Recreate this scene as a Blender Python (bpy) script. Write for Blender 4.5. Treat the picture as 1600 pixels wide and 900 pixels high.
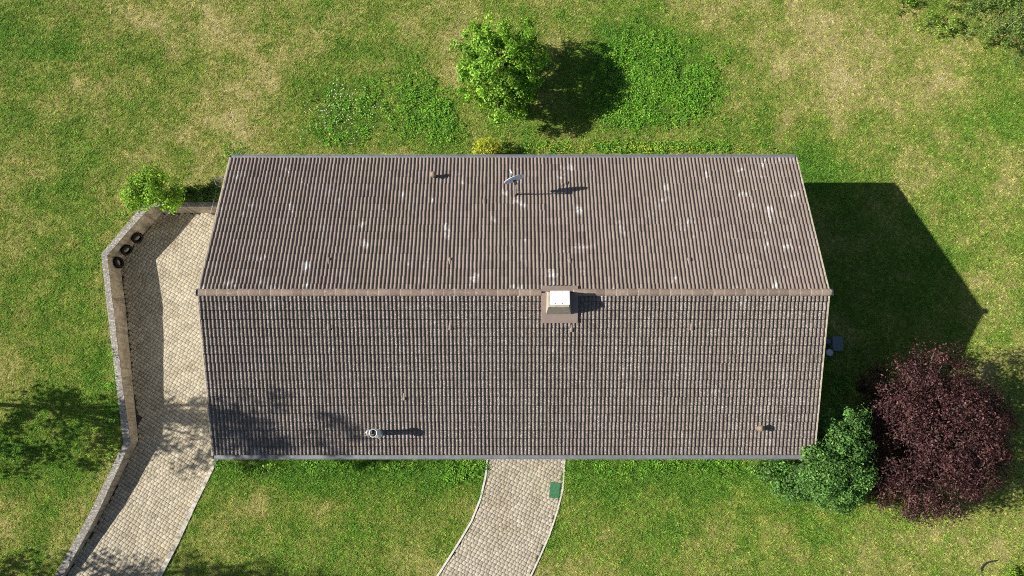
import bpy, math, random
import numpy as np
from mathutils import Vector, Matrix
from mathutils.geometry import delaunay_2d_cdt

random.seed(7)
rng = np.random.default_rng(7)
for o in list(bpy.data.objects):
    bpy.data.objects.remove(o)
scene = bpy.context.scene
COL = scene.collection

# ------------------------------------------------------------------ camera
FPX = 1250.0                                   # focal length in pixels of a 1600 px wide frame
CAM = np.array([-0.034, -4.656, 36.78])
TILT, ROLL, YAW = math.radians(9.2346), math.radians(0.027), math.radians(-0.0154)
RCAM = Matrix.Rotation(YAW, 3, 'Z') @ Matrix.Rotation(TILT, 3, 'X') @ Matrix.Rotation(ROLL, 3, 'Y')
cd = bpy.data.cameras.new('drone_camera')
cam = bpy.data.objects.new('drone_camera', cd)
COL.objects.link(cam)
cd.sensor_width = 36.0
cd.lens = 36.0 * FPX / 1600.0
cd.clip_start, cd.clip_end = 0.1, 2000.0
cam.matrix_world = Matrix.Translation(Vector(CAM)) @ RCAM.to_4x4()
scene.camera = cam
RN = np.array(RCAM)


def at(px, py, z=0.0):
    """world point at height z that stands at photo position (px, py)"""
    d = RN @ np.array([(px - 800) / FPX, (450 - py) / FPX, -1.0])
    t = (z - CAM[2]) / d[2]
    return CAM + t * d


# ------------------------------------------------------------------ light
SUNV = Vector((1.40, 0.03, -1.0)).normalized()
ELEV = math.asin(-SUNV.z)
world = bpy.data.worlds.new('World')
scene.world = world
world.use_nodes = True
wn = world.node_tree
for n in list(wn.nodes):
    wn.nodes.remove(n)
sky = wn.nodes.new('ShaderNodeTexSky')
sky.sky_type = 'NISHITA'
sky.sun_disc = False
sky.sun_elevation = ELEV
sky.sun_rotation = math.atan2(-SUNV.x, -SUNV.y)
bg = wn.nodes.new('ShaderNodeBackground')
bg.inputs['Strength'].default_value = 0.05
wo = wn.nodes.new('ShaderNodeOutputWorld')
wn.links.new(sky.outputs[0], bg.inputs[0])
wn.links.new(bg.outputs[0], wo.inputs[0])
sl = bpy.data.lights.new('sun', 'SUN')
sl.energy = 5.0
sl.angle = math.radians(0.53)
sl.color = (1.0, 0.94, 0.84)
sun = bpy.data.objects.new('sun', sl)
COL.objects.link(sun)
sun.location = (-30, 0, 30)
sun.rotation_euler = SUNV.to_track_quat('-Z', 'Y').to_euler()
scene.view_settings.view_transform = 'Standard'
scene.view_settings.look = 'None'
scene.view_settings.gamma = 1.0
scene.view_settings.use_curve_mapping = False
scene.view_settings.exposure = 0.72
scene.cycles.use_denoising = False
scene.cycles.filter_width = 1.0


# ------------------------------------------------------------------ helpers
def tag(o, label=None, cat=None, group=None, kind=None):
    if label: o['label'] = label
    if cat: o['category'] = cat
    if group: o['group'] = group
    if kind: o['kind'] = kind
    return o


def empty(name, loc, label=None, cat=None, group=None):
    o = bpy.data.objects.new(name, None)
    o.empty_display_size = 0.3
    COL.objects.link(o)
    o.location = loc
    return tag(o, label, cat, group)


def link(name, me, mat=None, parent=None):
    o = bpy.data.objects.new(name, me)
    if mat is not None and len(me.materials) == 0:
        me.materials.append(mat)
    COL.objects.link(o)
    if parent is not None:
        o.parent = parent
        o.matrix_parent_inverse = Matrix.Translation(-wloc(parent))
    return o


def wloc(o):
    v = Vector(o.location)
    if o.parent is not None:
        v = v + wloc(o.parent) + o.matrix_parent_inverse.translation
    return v


class MB:
    """collects vertices and faces in world space"""
    def __init__(s):
        s.v, s.f = [], []

    def add(s, vs, fs):
        b = len(s.v)
        s.v += [tuple(float(c) for c in p) for p in vs]
        s.f += [tuple(b + i for i in f) for f in fs]
        return s

    def box(s, lo, hi, M=None):
        vs = [Vector((x, y, z)) for z in (lo[2], hi[2]) for y in (lo[1], hi[1]) for x in (lo[0], hi[0])]
        if M is not None:
            vs = [M @ p for p in vs]
        return s.add(vs, [(0, 2, 3, 1), (4, 5, 7, 6), (0, 1, 5, 4), (2, 6, 7, 3), (0, 4, 6, 2), (1, 3, 7, 5)])

    def tube(s, pts, rad, n=8, cap=True):
        pts = [Vector(p) for p in pts]
        if not hasattr(rad, '__len__'):
            rad = [rad] * len(pts)
        rings = []
        ref = Vector((0.31, 0.17, 0.93))
        for i, p in enumerate(pts):
            d = (pts[min(i + 1, len(pts) - 1)] - pts[max(i - 1, 0)]).normalized()
            if abs(d.dot(ref)) > 0.97:
                ref = Vector((0.9, 0.3, 0.1))
            a = d.cross(ref).normalized()
            b = d.cross(a)
            rings.append([p + (a * math.cos(2 * math.pi * k / n) + b * math.sin(2 * math.pi * k / n)) * rad[i] for k in range(n)])
        vs = [q for r in rings for q in r]
        fs = [(i * n + k, i * n + (k + 1) % n, (i + 1) * n + (k + 1) % n, (i + 1) * n + k)
              for i in range(len(rings) - 1) for k in range(n)]
        if cap:
            fs.append(tuple(range(n))[::-1])
            fs.append(tuple((len(rings) - 1) * n + k for k in range(n)))
        return s.add(vs, fs)

    def lathe(s, prof, c, n=16, M=None):
        vs = []
        for (r, z) in prof:
            for k in range(n):
                p = Vector((r * math.cos(2 * math.pi * k / n), r * math.sin(2 * math.pi * k / n), z))
                if M is not None:
                    p = M @ p
                vs.append(p + Vector(c))
        fs = [(i * n + k, i * n + (k + 1) % n, (i + 1) * n + (k + 1) % n, (i + 1) * n + k)
              for i in range(len(prof) - 1) for k in range(n)]
        return s.add(vs, fs)

    def build(s, name, mat, parent=None, smooth=False):
        me = bpy.data.meshes.new(name)
        me.from_pydata(s.v, [], s.f)
        me.update()
        if smooth:
            me.polygons.foreach_set('use_smooth', [True] * len(me.polygons))
        return link(name, me, mat, parent)


def np_mesh(name, V, F, tint=None, smooth=False):
    """fast mesh from arrays; F is (n, 3) or (n, 4); tint one rgb per vertex"""
    me = bpy.data.meshes.new(name)
    k = F.shape[1]
    me.vertices.add(len(V))
    me.vertices.foreach_set('co', np.asarray(V, np.float32).ravel())
    me.loops.add(F.size)
    me.loops.foreach_set('vertex_index', np.asarray(F, np.int32).ravel())
    me.polygons.add(len(F))
    me.polygons.foreach_set('loop_start', np.arange(0, F.size, k, dtype=np.int32))
    if smooth:
        me.polygons.foreach_set('use_smooth', np.ones(len(F), bool))
    me.update(calc_edges=True)
    if tint is not None:
        a = me.attributes.new('tint', 'FLOAT_COLOR', 'POINT')
        c = np.ones((len(V), 4), np.float32)
        c[:, :3] = tint
        a.data.foreach_set('color', c.ravel())
    return me


def _hash(i, j, seed):
    h = (i * 374761393 + j * 668265263 + seed * 1442695041) & 0xFFFFFFFF
    h = ((h ^ (h >> 13)) * 1274126177) & 0xFFFFFFFF
    return ((h ^ (h >> 16)) & 0xFFFF) / 65535.0


def vnoise(x, y, seed=0):
    x = np.asarray(x, float); y = np.asarray(y, float)
    i = np.floor(x).astype(np.int64); j = np.floor(y).astype(np.int64)
    u = x - i; v = y - j
    u = u * u * (3 - 2 * u); v = v * v * (3 - 2 * v)
    a = _hash(i, j, seed); b = _hash(i + 1, j, seed); c = _hash(i, j + 1, seed); d = _hash(i + 1, j + 1, seed)
    return (a * (1 - u) + b * u) * (1 - v) + (c * (1 - u) + d * u) * v


def fbm(x, y, seed=0, octv=4):
    s = 0; a = 0.5; t = 0
    ca, sa = math.cos(0.6), math.sin(0.6)
    for k in range(octv):
        s = s + a * vnoise(x, y, seed + k * 17); t += a; a *= 0.55
        x, y = (x * ca - y * sa) * 2.03 + 3.1, (x * sa + y * ca) * 2.03 + 1.7
    return s / t


def inside(x, y, poly):
    x = np.asarray(x, float); y = np.asarray(y, float)
    r = np.zeros(x.shape, bool)
    n = len(poly)
    for i in range(n):
        x0, y0 = poly[i][:2]; x1, y1 = poly[(i + 1) % n][:2]
        if y0 == y1:
            continue
        c = ((y0 > y) != (y1 > y)) & (x < (x1 - x0) * (y - y0) / (y1 - y0) + x0)
        r ^= c
    return r


# ------------------------------------------------------------------ materials
class NT:
    def __init__(s, name):
        s.m = bpy.data.materials.new(name)
        s.m.use_nodes = True
        s.t = s.m.node_tree
        s.n = s.t.nodes
        s.bsdf = s.n['Principled BSDF']
        s.bsdf.inputs['Specular IOR Level'].default_value = 0.25

    def new(s, typ, **kw):
        n = s.n.new(typ)
        for k, v in kw.items():
            setattr(n, k, v)
        return n

    def l(s, a, b):
        s.t.links.new(a, b)

    def pos(s):
        return s.new('ShaderNodeNewGeometry').outputs['Position']

    def mapped(s, vec, scale):
        m = s.new('ShaderNodeMapping')
        m.inputs['Scale'].default_value = scale
        s.l(vec, m.inputs['Vector'])
        return m.outputs[0]

    def noise(s, vec, scale, detail=3.0, rough=0.55):
        n = s.new('ShaderNodeTexNoise')
        n.inputs['Scale'].default_value = scale
        n.inputs['Detail'].default_value = detail
        n.inputs['Roughness'].default_value = rough
        s.l(vec, n.inputs['Vector'])
        return n.outputs['Fac']

    def ramp(s, fac, stops):
        r = s.new('ShaderNodeValToRGB')
        e = r.color_ramp.elements
        while len(e) < len(stops):
            e.new(0.5)
        for i, (p, c) in enumerate(stops):
            e[i].position = p
            e[i].color = (*c, 1) if hasattr(c, '__len__') else (c, c, c, 1)
        s.l(fac, r.inputs[0])
        return r.outputs[0]

    def mix(s, fac, a, b, mode='MIX'):
        m = s.new('ShaderNodeMix', data_type='RGBA', blend_type=mode)
        for sock, v in ((m.inputs[0], fac), (m.inputs[6], a), (m.inputs[7], b)):
            if hasattr(v, 'is_linked'):
                s.l(v, sock)
            elif hasattr(v, '__len__'):
                sock.default_value = (*v, 1)
            else:
                sock.default_value = v
        return m.outputs[2]

    def math(s, op, a, b=0.0):
        m = s.new('ShaderNodeMath', operation=op)
        for sock, v in ((m.inputs[0], a), (m.inputs[1], b)):
            if hasattr(v, 'is_linked'):
                s.l(v, sock)
            else:
                sock.default_value = v
        return m.outputs[0]

    def bump(s, h, dist=0.02, strength=0.6):
        b = s.new('ShaderNodeBump')
        b.inputs['Distance'].default_value = dist
        b.inputs['Strength'].default_value = strength
        s.l(h, b.inputs['Height'])
        s.l(b.outputs[0], s.bsdf.inputs['Normal'])

    def done(s, col, rough=0.85, metal=0.0):
        if hasattr(col, 'is_linked'):
            s.l(col, s.bsdf.inputs['Base Color'])
        else:
            s.bsdf.inputs['Base Color'].default_value = (*col, 1)
        s.bsdf.inputs['Roughness'].default_value = rough
        s.bsdf.inputs['Metallic'].default_value = metal
        return s.m


def plain(name, col, rough=0.7, metal=0.0, var=0.25, scale=9.0):
    t = NT(name)
    n = t.noise(t.pos(), scale, 5, 0.65)
    c0 = tuple(c * (1 - var) for c in col); c1 = tuple(min(1, c * (1 + var)) for c in col)
    return t.done(t.ramp(n, [(0.3, c0), (0.7, c1)]), rough, metal)


def leafy(name, instanced=False, trans=0.35, gain=1.0, rough=0.55):
    """leaf or blade material: colour comes from the plant's own tint, light passes through"""
    t = NT(name)
    a = t.new('ShaderNodeAttribute', attribute_name='tint')
    a.attribute_type = 'INSTANCER' if instanced else 'GEOMETRY'
    col = a.outputs['Color']
    if gain != 1.0:
        col = t.mix(1.0, col, (gain, gain, gain), 'MULTIPLY')
    t.done(col, rough)
    t.bsdf.inputs['Specular IOR Level'].default_value = 0.3
    tr = t.new('ShaderNodeBsdfTranslucent')
    t.l(t.mix(1.0, col, (1.2, 1.25, 0.6), 'MULTIPLY'), tr.inputs['Color'])
    ms = t.new('ShaderNodeMixShader')
    ms.inputs[0].default_value = trans
    t.l(t.bsdf.outputs[0], ms.inputs[1]); t.l(tr.outputs[0], ms.inputs[2])
    t.l(ms.outputs[0], t.n['Material Output'].inputs['Surface'])
    return t.m


def mat_tile():
    t = NT('concrete_roof_tile')
    p = t.pos()
    sep = t.new('ShaderNodeSeparateXYZ'); t.l(p, sep.inputs[0])
    # one tone for each tile
    cx = t.math('FLOOR', t.math('DIVIDE', t.math('ADD', sep.outputs[0], 11.85), 0.30))
    cy = t.math('FLOOR', t.math('DIVIDE', t.math('ADD', sep.outputs[1], 6.09), 0.3206))
    cmb = t.new('ShaderNodeCombineXYZ'); t.l(cx, cmb.inputs[0]); t.l(cy, cmb.inputs[1])
    wnz = t.new('ShaderNodeTexWhiteNoise', noise_dimensions='2D'); t.l(cmb.outputs[0], wnz.inputs['Vector'])
    base = t.ramp(wnz.outputs['Value'], [(0.0, (0.160, 0.124, 0.109)), (0.1, (0.185, 0.145, 0.128)), (0.6, (0.212, 0.169, 0.151)), (1.0, (0.245, 0.200, 0.181))])
    big = t.noise(p, 0.55, 4, 0.6)
    base = t.mix(t.ramp(big, [(0.35, 0.0), (0.7, 0.55)]), base, (0.225, 0.190, 0.150))
    fine = t.noise(p, 38.0, 3, 0.7)
    base = t.mix(1.0, base, t.ramp(fine, [(0.3, 0.72), (0.7, 1.2)]), 'MULTIPLY')
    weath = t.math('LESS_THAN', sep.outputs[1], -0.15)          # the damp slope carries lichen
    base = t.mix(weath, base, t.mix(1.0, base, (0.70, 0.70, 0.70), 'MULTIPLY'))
    spk = t.noise(p, 25.0, 2, 0.6)
    spm = t.ramp(spk, [(0.53, 0.0), (0.63, 1.0)])
    patchy = t.ramp(t.noise(p, 0.9, 3, 0.6), [(0.35, 0.55), (0.65, 1.0)])
    amt = t.math('ADD', t.math('MULTIPLY', weath, 0.62), 0.10)
    base = t.mix(t.math('MULTIPLY', t.math('MULTIPLY', spm, patchy), amt), base, (0.52, 0.505, 0.475))
    drk = t.ramp(t.noise(p, 23.0, 2, 0.6), [(0.58, 0.0), (0.68, 1.0)])
    base = t.mix(t.math('MULTIPLY', t.math('MULTIPLY', drk, weath), 0.65), base, (0.055, 0.050, 0.042))
    # mossy grime along the damp slope's laps, painted dark in place of step shadow
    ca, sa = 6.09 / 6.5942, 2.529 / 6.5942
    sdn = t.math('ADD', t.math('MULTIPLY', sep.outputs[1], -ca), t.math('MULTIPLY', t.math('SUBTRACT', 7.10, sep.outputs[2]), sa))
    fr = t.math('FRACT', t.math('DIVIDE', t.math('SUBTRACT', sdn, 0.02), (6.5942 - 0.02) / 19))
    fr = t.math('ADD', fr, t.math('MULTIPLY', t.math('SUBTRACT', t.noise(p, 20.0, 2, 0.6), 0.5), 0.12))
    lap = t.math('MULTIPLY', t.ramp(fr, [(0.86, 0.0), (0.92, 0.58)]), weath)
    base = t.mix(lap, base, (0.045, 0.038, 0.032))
    # pale blooms running down the slope
    bl = t.noise(t.mapped(p, (1.7, 1.2, 1.2)), 1.0, 3, 0.5)
    blm = t.math('MULTIPLY', t.ramp(bl, [(0.63, 0.0), (0.76, 0.8)]), t.ramp(t.noise(p, 14.0, 3, 0.6), [(0.35, 0.25), (0.6, 1.0)]))
    blm = t.math('MULTIPLY', blm, t.math('SUBTRACT', 1.0, t.math('MULTIPLY', weath, 0.72)))
    blm = t.math('MULTIPLY', blm, t.math('ADD', t.math('MULTIPLY', wnz.outputs['Value'], 1.0), 0.45))
    base = t.mix(blm, base, (0.72, 0.71, 0.70))
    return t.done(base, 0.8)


def mat_ground():
    t = NT('soil_and_thatch')
    a = t.new('ShaderNodeAttribute', attribute_name='tint')
    p = t.pos()
    f = t.noise(p, 11.0, 6, 0.75)
    c = t.mix(1.0, a.outputs['Color'], t.ramp(f, [(0.3, 0.35), (0.7, 1.15)]), 'MULTIPLY')
    t.bump(t.noise(p, 16.0, 5, 0.8), 0.06, 0.9)
    return t.done(c, 0.95)


def mat_paver():
    t = NT('concrete_paver')
    a = t.new('ShaderNodeAttribute', attribute_name='tint')
    p = t.pos()
    f = t.noise(p, 2.2, 5, 0.65)
    g = t.noise(p, 60.0, 3, 0.7)
    c = t.mix(1.0, a.outputs['Color'], t.ramp(f, [(0.3, 0.80), (0.7, 1.12)]), 'MULTIPLY')
    c = t.mix(1.0, c, t.ramp(g, [(0.3, 0.85), (0.7, 1.1)]), 'MULTIPLY')
    st = t.ramp(t.noise(p, 0.7, 5, 0.7), [(0.50, 0.0), (0.74, 0.62)])
    c = t.mix(st, c, (0.20, 0.155, 0.08))
    t.bump(g, 0.004, 0.5)
    return t.done(c, 0.9)


def mat_concrete(name, light, dark, scale=6.0, lich=0.0):
    t = NT(name)
    p = t.pos()
    n = t.noise(p, scale, 6, 0.7)
    c = t.ramp(n, [(0.32, dark), (0.62, light)])
    if lich:
        sp = t.ramp(t.noise(p, 13.0, 3, 0.7), [(0.50, 0.0), (0.60, 1.0)])
        c = t.mix(t.math('MULTIPLY', sp, lich), c, (0.62, 0.61, 0.57))
        dk = t.ramp(t.noise(p, 19.0, 3, 0.7), [(0.56, 0.0), (0.66, 1.0)])
        c = t.mix(t.math('MULTIPLY', dk, lich), c, (0.05, 0.048, 0.042))
    t.bump(n, 0.02, 0.5)
    return t.done(c, 0.92)


def mat_ridge():
    t = NT('ridge_tile')
    p = t.pos()
    oi = t.new('ShaderNodeObjectInfo')
    c = t.ramp(t.noise(p, 16.0, 6, 0.7), [(0.32, (0.165, 0.128, 0.105)), (0.62, (0.255, 0.200, 0.165))])
    c = t.mix(1.0, c, t.ramp(oi.outputs['Random'], [(0.0, 0.78), (1.0, 1.18)]), 'MULTIPLY')
    sp = t.ramp(t.noise(p, 13.0, 3, 0.7), [(0.54, 0.0), (0.66, 0.5)])
    c = t.mix(t.math('MULTIPLY', sp, t.ramp(t.noise(p, 0.6, 3, 0.6), [(0.4, 0.1), (0.65, 1.0)])), c, (0.52, 0.49, 0.40))
    return t.done(c, 0.9)


M = {}
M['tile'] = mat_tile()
M['ground'] = mat_ground()
M['paver'] = mat_paver()
M['joint'] = mat_concrete('sandy_joint', (0.06, 0.052, 0.038), (0.03, 0.027, 0.02), 14)
def mat_wall():
    t = NT('stained_concrete')
    p = t.pos()
    c = t.ramp(t.noise(p, 2.2, 6, 0.7), [(0.32, (0.30, 0.245, 0.18)), (0.62, (0.54, 0.46, 0.35))])
    run = t.ramp(t.noise(t.mapped(p, (5.0, 5.0, 0.5)), 1.0, 4, 0.7), [(0.45, 1.0), (0.68, 0.45)])
    c = t.mix(1.0, c, run, 'MULTIPLY')
    t.bump(t.noise(p, 9.0, 5, 0.7), 0.02, 0.5)
    return t.done(c, 0.92)


M['wall'] = mat_wall()
M['coping'] = mat_concrete('lichened_coping', (0.27, 0.25, 0.22), (0.13, 0.12, 0.105), 8, 0.5)
M['kerb'] = mat_concrete('pale_kerb', (0.62, 0.60, 0.55), (0.42, 0.40, 0.35), 7, 0.15)
M['dirtykerb'] = mat_concrete('soiled_kerb', (0.58, 0.55, 0.48), (0.13, 0.10, 0.065), 5.5, 0.35)
M['plaster'] = mat_concrete('house_plaster', (0.66, 0.63, 0.56), (0.58, 0.55, 0.48), 3)
M['under'] = plain('roof_underlay', (0.03, 0.027, 0.025), 0.95)
M['gutter'] = plain('weathered_zinc', (0.20, 0.21, 0.23), 0.5, 0.3, 0.22, 5)
M['verge'] = mat_concrete('verge_board', (0.50, 0.44, 0.34), (0.30, 0.25, 0.19), 5, 0.25)
M['ridge'] = mat_ridge()
M['sheet'] = plain('brown_sheet_metal', (0.25, 0.195, 0.17), 0.5, 0.1, 0.10, 4)
M['shaft'] = mat_concrete('chimney_cladding', (0.42, 0.375, 0.31), (0.29, 0.25, 0.20), 7)
M['white'] = plain('white_coated_metal', (0.86, 0.86, 0.85), 0.4, 0.0, 0.03, 6)
M['zinc'] = plain('bright_flue_metal', (0.66, 0.68, 0.71), 0.35, 0.45, 0.1, 12)
M['dish'] = plain('pale_dish_coating', (0.62, 0.72, 0.82), 0.45, 0.0, 0.05, 9)
M['steel'] = plain('galvanised_steel', (0.42, 0.43, 0.44), 0.45, 0.6, 0.2, 20)
M['dark'] = plain('dark_plastic', (0.03, 0.032, 0.035), 0.5)
M['rubber'] = plain('black_rubber', (0.012, 0.012, 0.013), 0.75, 0, 0.3, 30)
M['clay'] = plain('clay_vent_cap', (0.23, 0.18, 0.135), 0.8, 0, 0.2, 20)
M['bark'] = mat_concrete('bark', (0.16, 0.12, 0.085), (0.06, 0.045, 0.035), 18)
M['greybark'] = mat_concrete('pale_dead_wood', (0.50, 0.47, 0.43), (0.28, 0.26, 0.24), 18)
M['glass'] = plain('window_glass', (0.04, 0.05, 0.06), 0.08)
M['frame'] = plain('white_frame', (0.75, 0.75, 0.73), 0.5, 0, 0.05)
M['wood'] = plain('brown_door_wood', (0.16, 0.085, 0.045), 0.6, 0, 0.25, 14)
M['mat'] = plain('green_lid', (0.045, 0.155, 0.075), 0.7, 0, 0.35, 12)
M['bluebox'] = plain('blue_grey_coating', (0.16, 0.21, 0.26), 0.5, 0, 0.15, 10)
M['pole'] = plain('blue_grey_pole', (0.20, 0.24, 0.30), 0.4)
M['net'] = plain('tan_netting', (0.45, 0.38, 0.24), 0.9, 0, 0.2, 30)
M['leaf'] = leafy('leaves', False, 0.38)
M['grass'] = leafy('grass_blades', True, 0.30)
M['petal'] = plain('white_petals', (0.80, 0.80, 0.82), 0.6, 0, 0.05)
M['yellow'] = plain('yellow_petals', (0.55, 0.47, 0.05), 0.6, 0, 0.15)


# ------------------------------------------------------------------ layout on the ground
ZL = 0.06                                            # coping height above the lawn
WALL_PX = [((352, 315), (352, 322.5)), ((226, 316), (235, 323)), ((158, 397), (167, 399)), ((167, 480), (177, 480)),
           ((181, 600), (191, 600)), ((193, 692), (204, 690)), ((145, 792), (156, 795)), ((124, 831), (136, 833)),
           ((88, 895), (100, 897)), ((30, 1000), (42, 1002))]
W_OUT = [at(*a, ZL)[:2] for a, b in WALL_PX]
W_IN = [at(*b, ZL)[:2] for a, b in WALL_PX]
HX, HY = 11.45, 5.45                                 # half size of the walls
W_OUT[0] = np.array([-HX, W_OUT[0][1]]); W_IN[0] = np.array([-HX, W_IN[0][1]])
D_Y = [at(200, r, -0.7)[1] for r in (960, 880, 793, 690, 650, 600, 480)]
D_V = [0.12, 0.28, 0.50, 0.70, 0.85, 0.98, 1.20]


def depth(y):
    return np.interp(y, D_Y, D_V)


KERB_PX = [((336, 716), (342, 716)), ((300, 788), (306, 790)), ((272, 848), (279, 849)), ((245, 900), (253, 900)), ((200, 990), (208, 990))]
K_IN = [np.array([-HX, -5.0])] + [at(*a, 0.04)[:2] for a, b in KERB_PX]
K_OUT = [np.array([-HX, -5.3])] + [at(*b, 0.04)[:2] for a, b in KERB_PX]
DRIVE = W_IN + K_IN[::-1]
HOLE = [(a + b) / 2 for a, b in zip(W_OUT, W_IN)] + [(a + b) / 2 for a, b in zip(K_IN, K_OUT)][::-1]
P_L = [at(x, y, 0.03)[:2] for x, y in ((764, 690), (763, 722), (760, 745), (752, 780), (738, 815), (716, 852), (686, 899), (640, 965))]
P_R = [at(x, y, 0.03)[:2] for x, y in ((882, 690), (881, 722), (878, 765), (869, 800), (857, 836), (843, 868), (828, 900), (790, 965))]
PATH = P_L + P_R[::-1]
HOUSE = [(-HX, -HY), (HX, -HY), (HX, HY), (-HX, HY)]

# lawn tone: where the turf is lush or parched
BLOBS = [  # px, py, rx, ry, amount (negative = lush)
    (1020, 130, 100, 75, -0.75), (560, 165, 80, 60, -0.30), (660, 170, 55, 55, -0.45), (550, 735, 230, 32, -0.55),
    (1060, 735, 190, 32, -0.55), (30, 90, 130, 130, -0.30), (1400, 400, 140, 110, -0.25), (150, 560, 60, 130, -0.22),
    (1270, 265, 70, 50, -0.35), (60, 690, 110, 90, -0.25), (980, 55, 90, 40, -0.2), (1180, 180, 70, 60, -0.12),
    (1440, 60, 140, 90, 0.30), (1440, 260, 110, 80, 0.20), (1550, 440, 60, 80, 0.28), (120, 160, 90, 60, 0.18),
    (330, 110, 110, 90, 0.22), (640, 40, 100, 50, 0.10), (1000, 850, 130, 50, 0.05), (1520, 850, 130, 60, 0.30),
    (1200, 870, 120, 40, 0.15), (110, 480, 60, 70, 0.18), (430, 800, 110, 60, 0.08), (660, 800, 60, 60, 0.15),
    (1330, 130, 100, 70, 0.12), (60, 870, 80, 40, -0.05), (440, 200, 90, 40, 0.15), (1180, 20, 120, 40, 0.12), (520, 790, 200, 70, -0.10), (1080, 790, 200, 60, -0.16)]
BW = [(at(b[0], b[1]), b[2] / 33.5, b[3] / 33.5, b[4]) for b in BLOBS]


def dryness(x, y):
    d = 0.425 + 0.72 * (fbm(x * 0.33, y * 0.33, 3, 5) - 0.5) + 0.55 * (fbm(x * 1.15 + 9, y * 1.15, 11, 4) - 0.5) + 0.40 * (fbm(x * 3.6 + 5, y * 3.6, 23, 3) - 0.5)
    for c, rx, ry, a in BW:
        a = a * (0.75 if a > 0 else 1.0)
        d = d + a * np.exp(-((x - c[0]) / rx) ** 2 - ((y - c[1]) / ry) ** 2)
    return d


RAMP_P = [0.0, 0.28, 0.50, 0.72, 1.0]
RAMP_C = np.array([(0.125, 0.285, 0.028), (0.228, 0.358, 0.048), (0.365, 0.410, 0.092), (0.560, 0.510, 0.200), (0.730, 0.620, 0.340)])


def lawn_rgb(d):
    return np.stack([np.interp(d, RAMP_P, RAMP_C[:, k]) for k in range(3)], -1)


# ------------------------------------------------------------------ ground sheet (with the sunken driveway cut out)
def make_ground():
    xs = np.arange(-34, 34.01, 0.4); ys = np.arange(-20, 26.01, 0.4)
    gx, gy = np.meshgrid(xs, ys)
    gx = gx.ravel(); gy = gy.ravel()
    gx = gx + rng.uniform(-.08, .08, gx.size); gy = gy + rng.uniform(-.08, .08, gy.size)
    pts = [Vector((a, b)) for a, b in zip(gx, gy)]
    for r in (60, 120, 300, 700):
        for k in range(24):
            a = 2 * math.pi * k / 24
            pts.append(Vector((r * math.cos(a), r * math.sin(a))))
    hole = HOLE
    b = len(pts)
    pts += [Vector((p[0], p[1])) for p in hole]
    edges = [(b + i, b + (i + 1) % len(hole)) for i in range(len(hole))]
    v, e, f, *_ = delaunay_2d_cdt(pts, edges, [], 0, 1e-5)
    V = np.array([(p.x, p.y) for p in v])
    F = np.array([t for t in f if len(t) == 3])
    c = V[F].mean(1)
    F = F[~inside(c[:, 0], c[:, 1], hole)]
    z = 0.10 * (fbm(V[:, 0] * 0.25, V[:, 1] * 0.25, 5, 3) - 0.5) + 0.05 * (fbm(V[:, 0] * 1.3, V[:, 1] * 1.3, 8, 2) - 0.5)
    far = np.hypot(V[:, 0], V[:, 1]) > 50
    z[far] = 0
    dd = dryness(V[:, 0], V[:, 1])
    t = lawn_rgb(dd + 0.05) * 0.70
    me = np_mesh('ground', np.c_[V, z], F, t, True)
    o = link('ground', me, M['ground'])
    o['kind'] = 'structure'


make_ground()


def zlawn(x, y):
    return 0.10 * (fbm(x * 0.25, y * 0.25, 5, 3) - 0.5) + 0.05 * (fbm(x * 1.3, y * 1.3, 8, 2) - 0.5)


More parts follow.
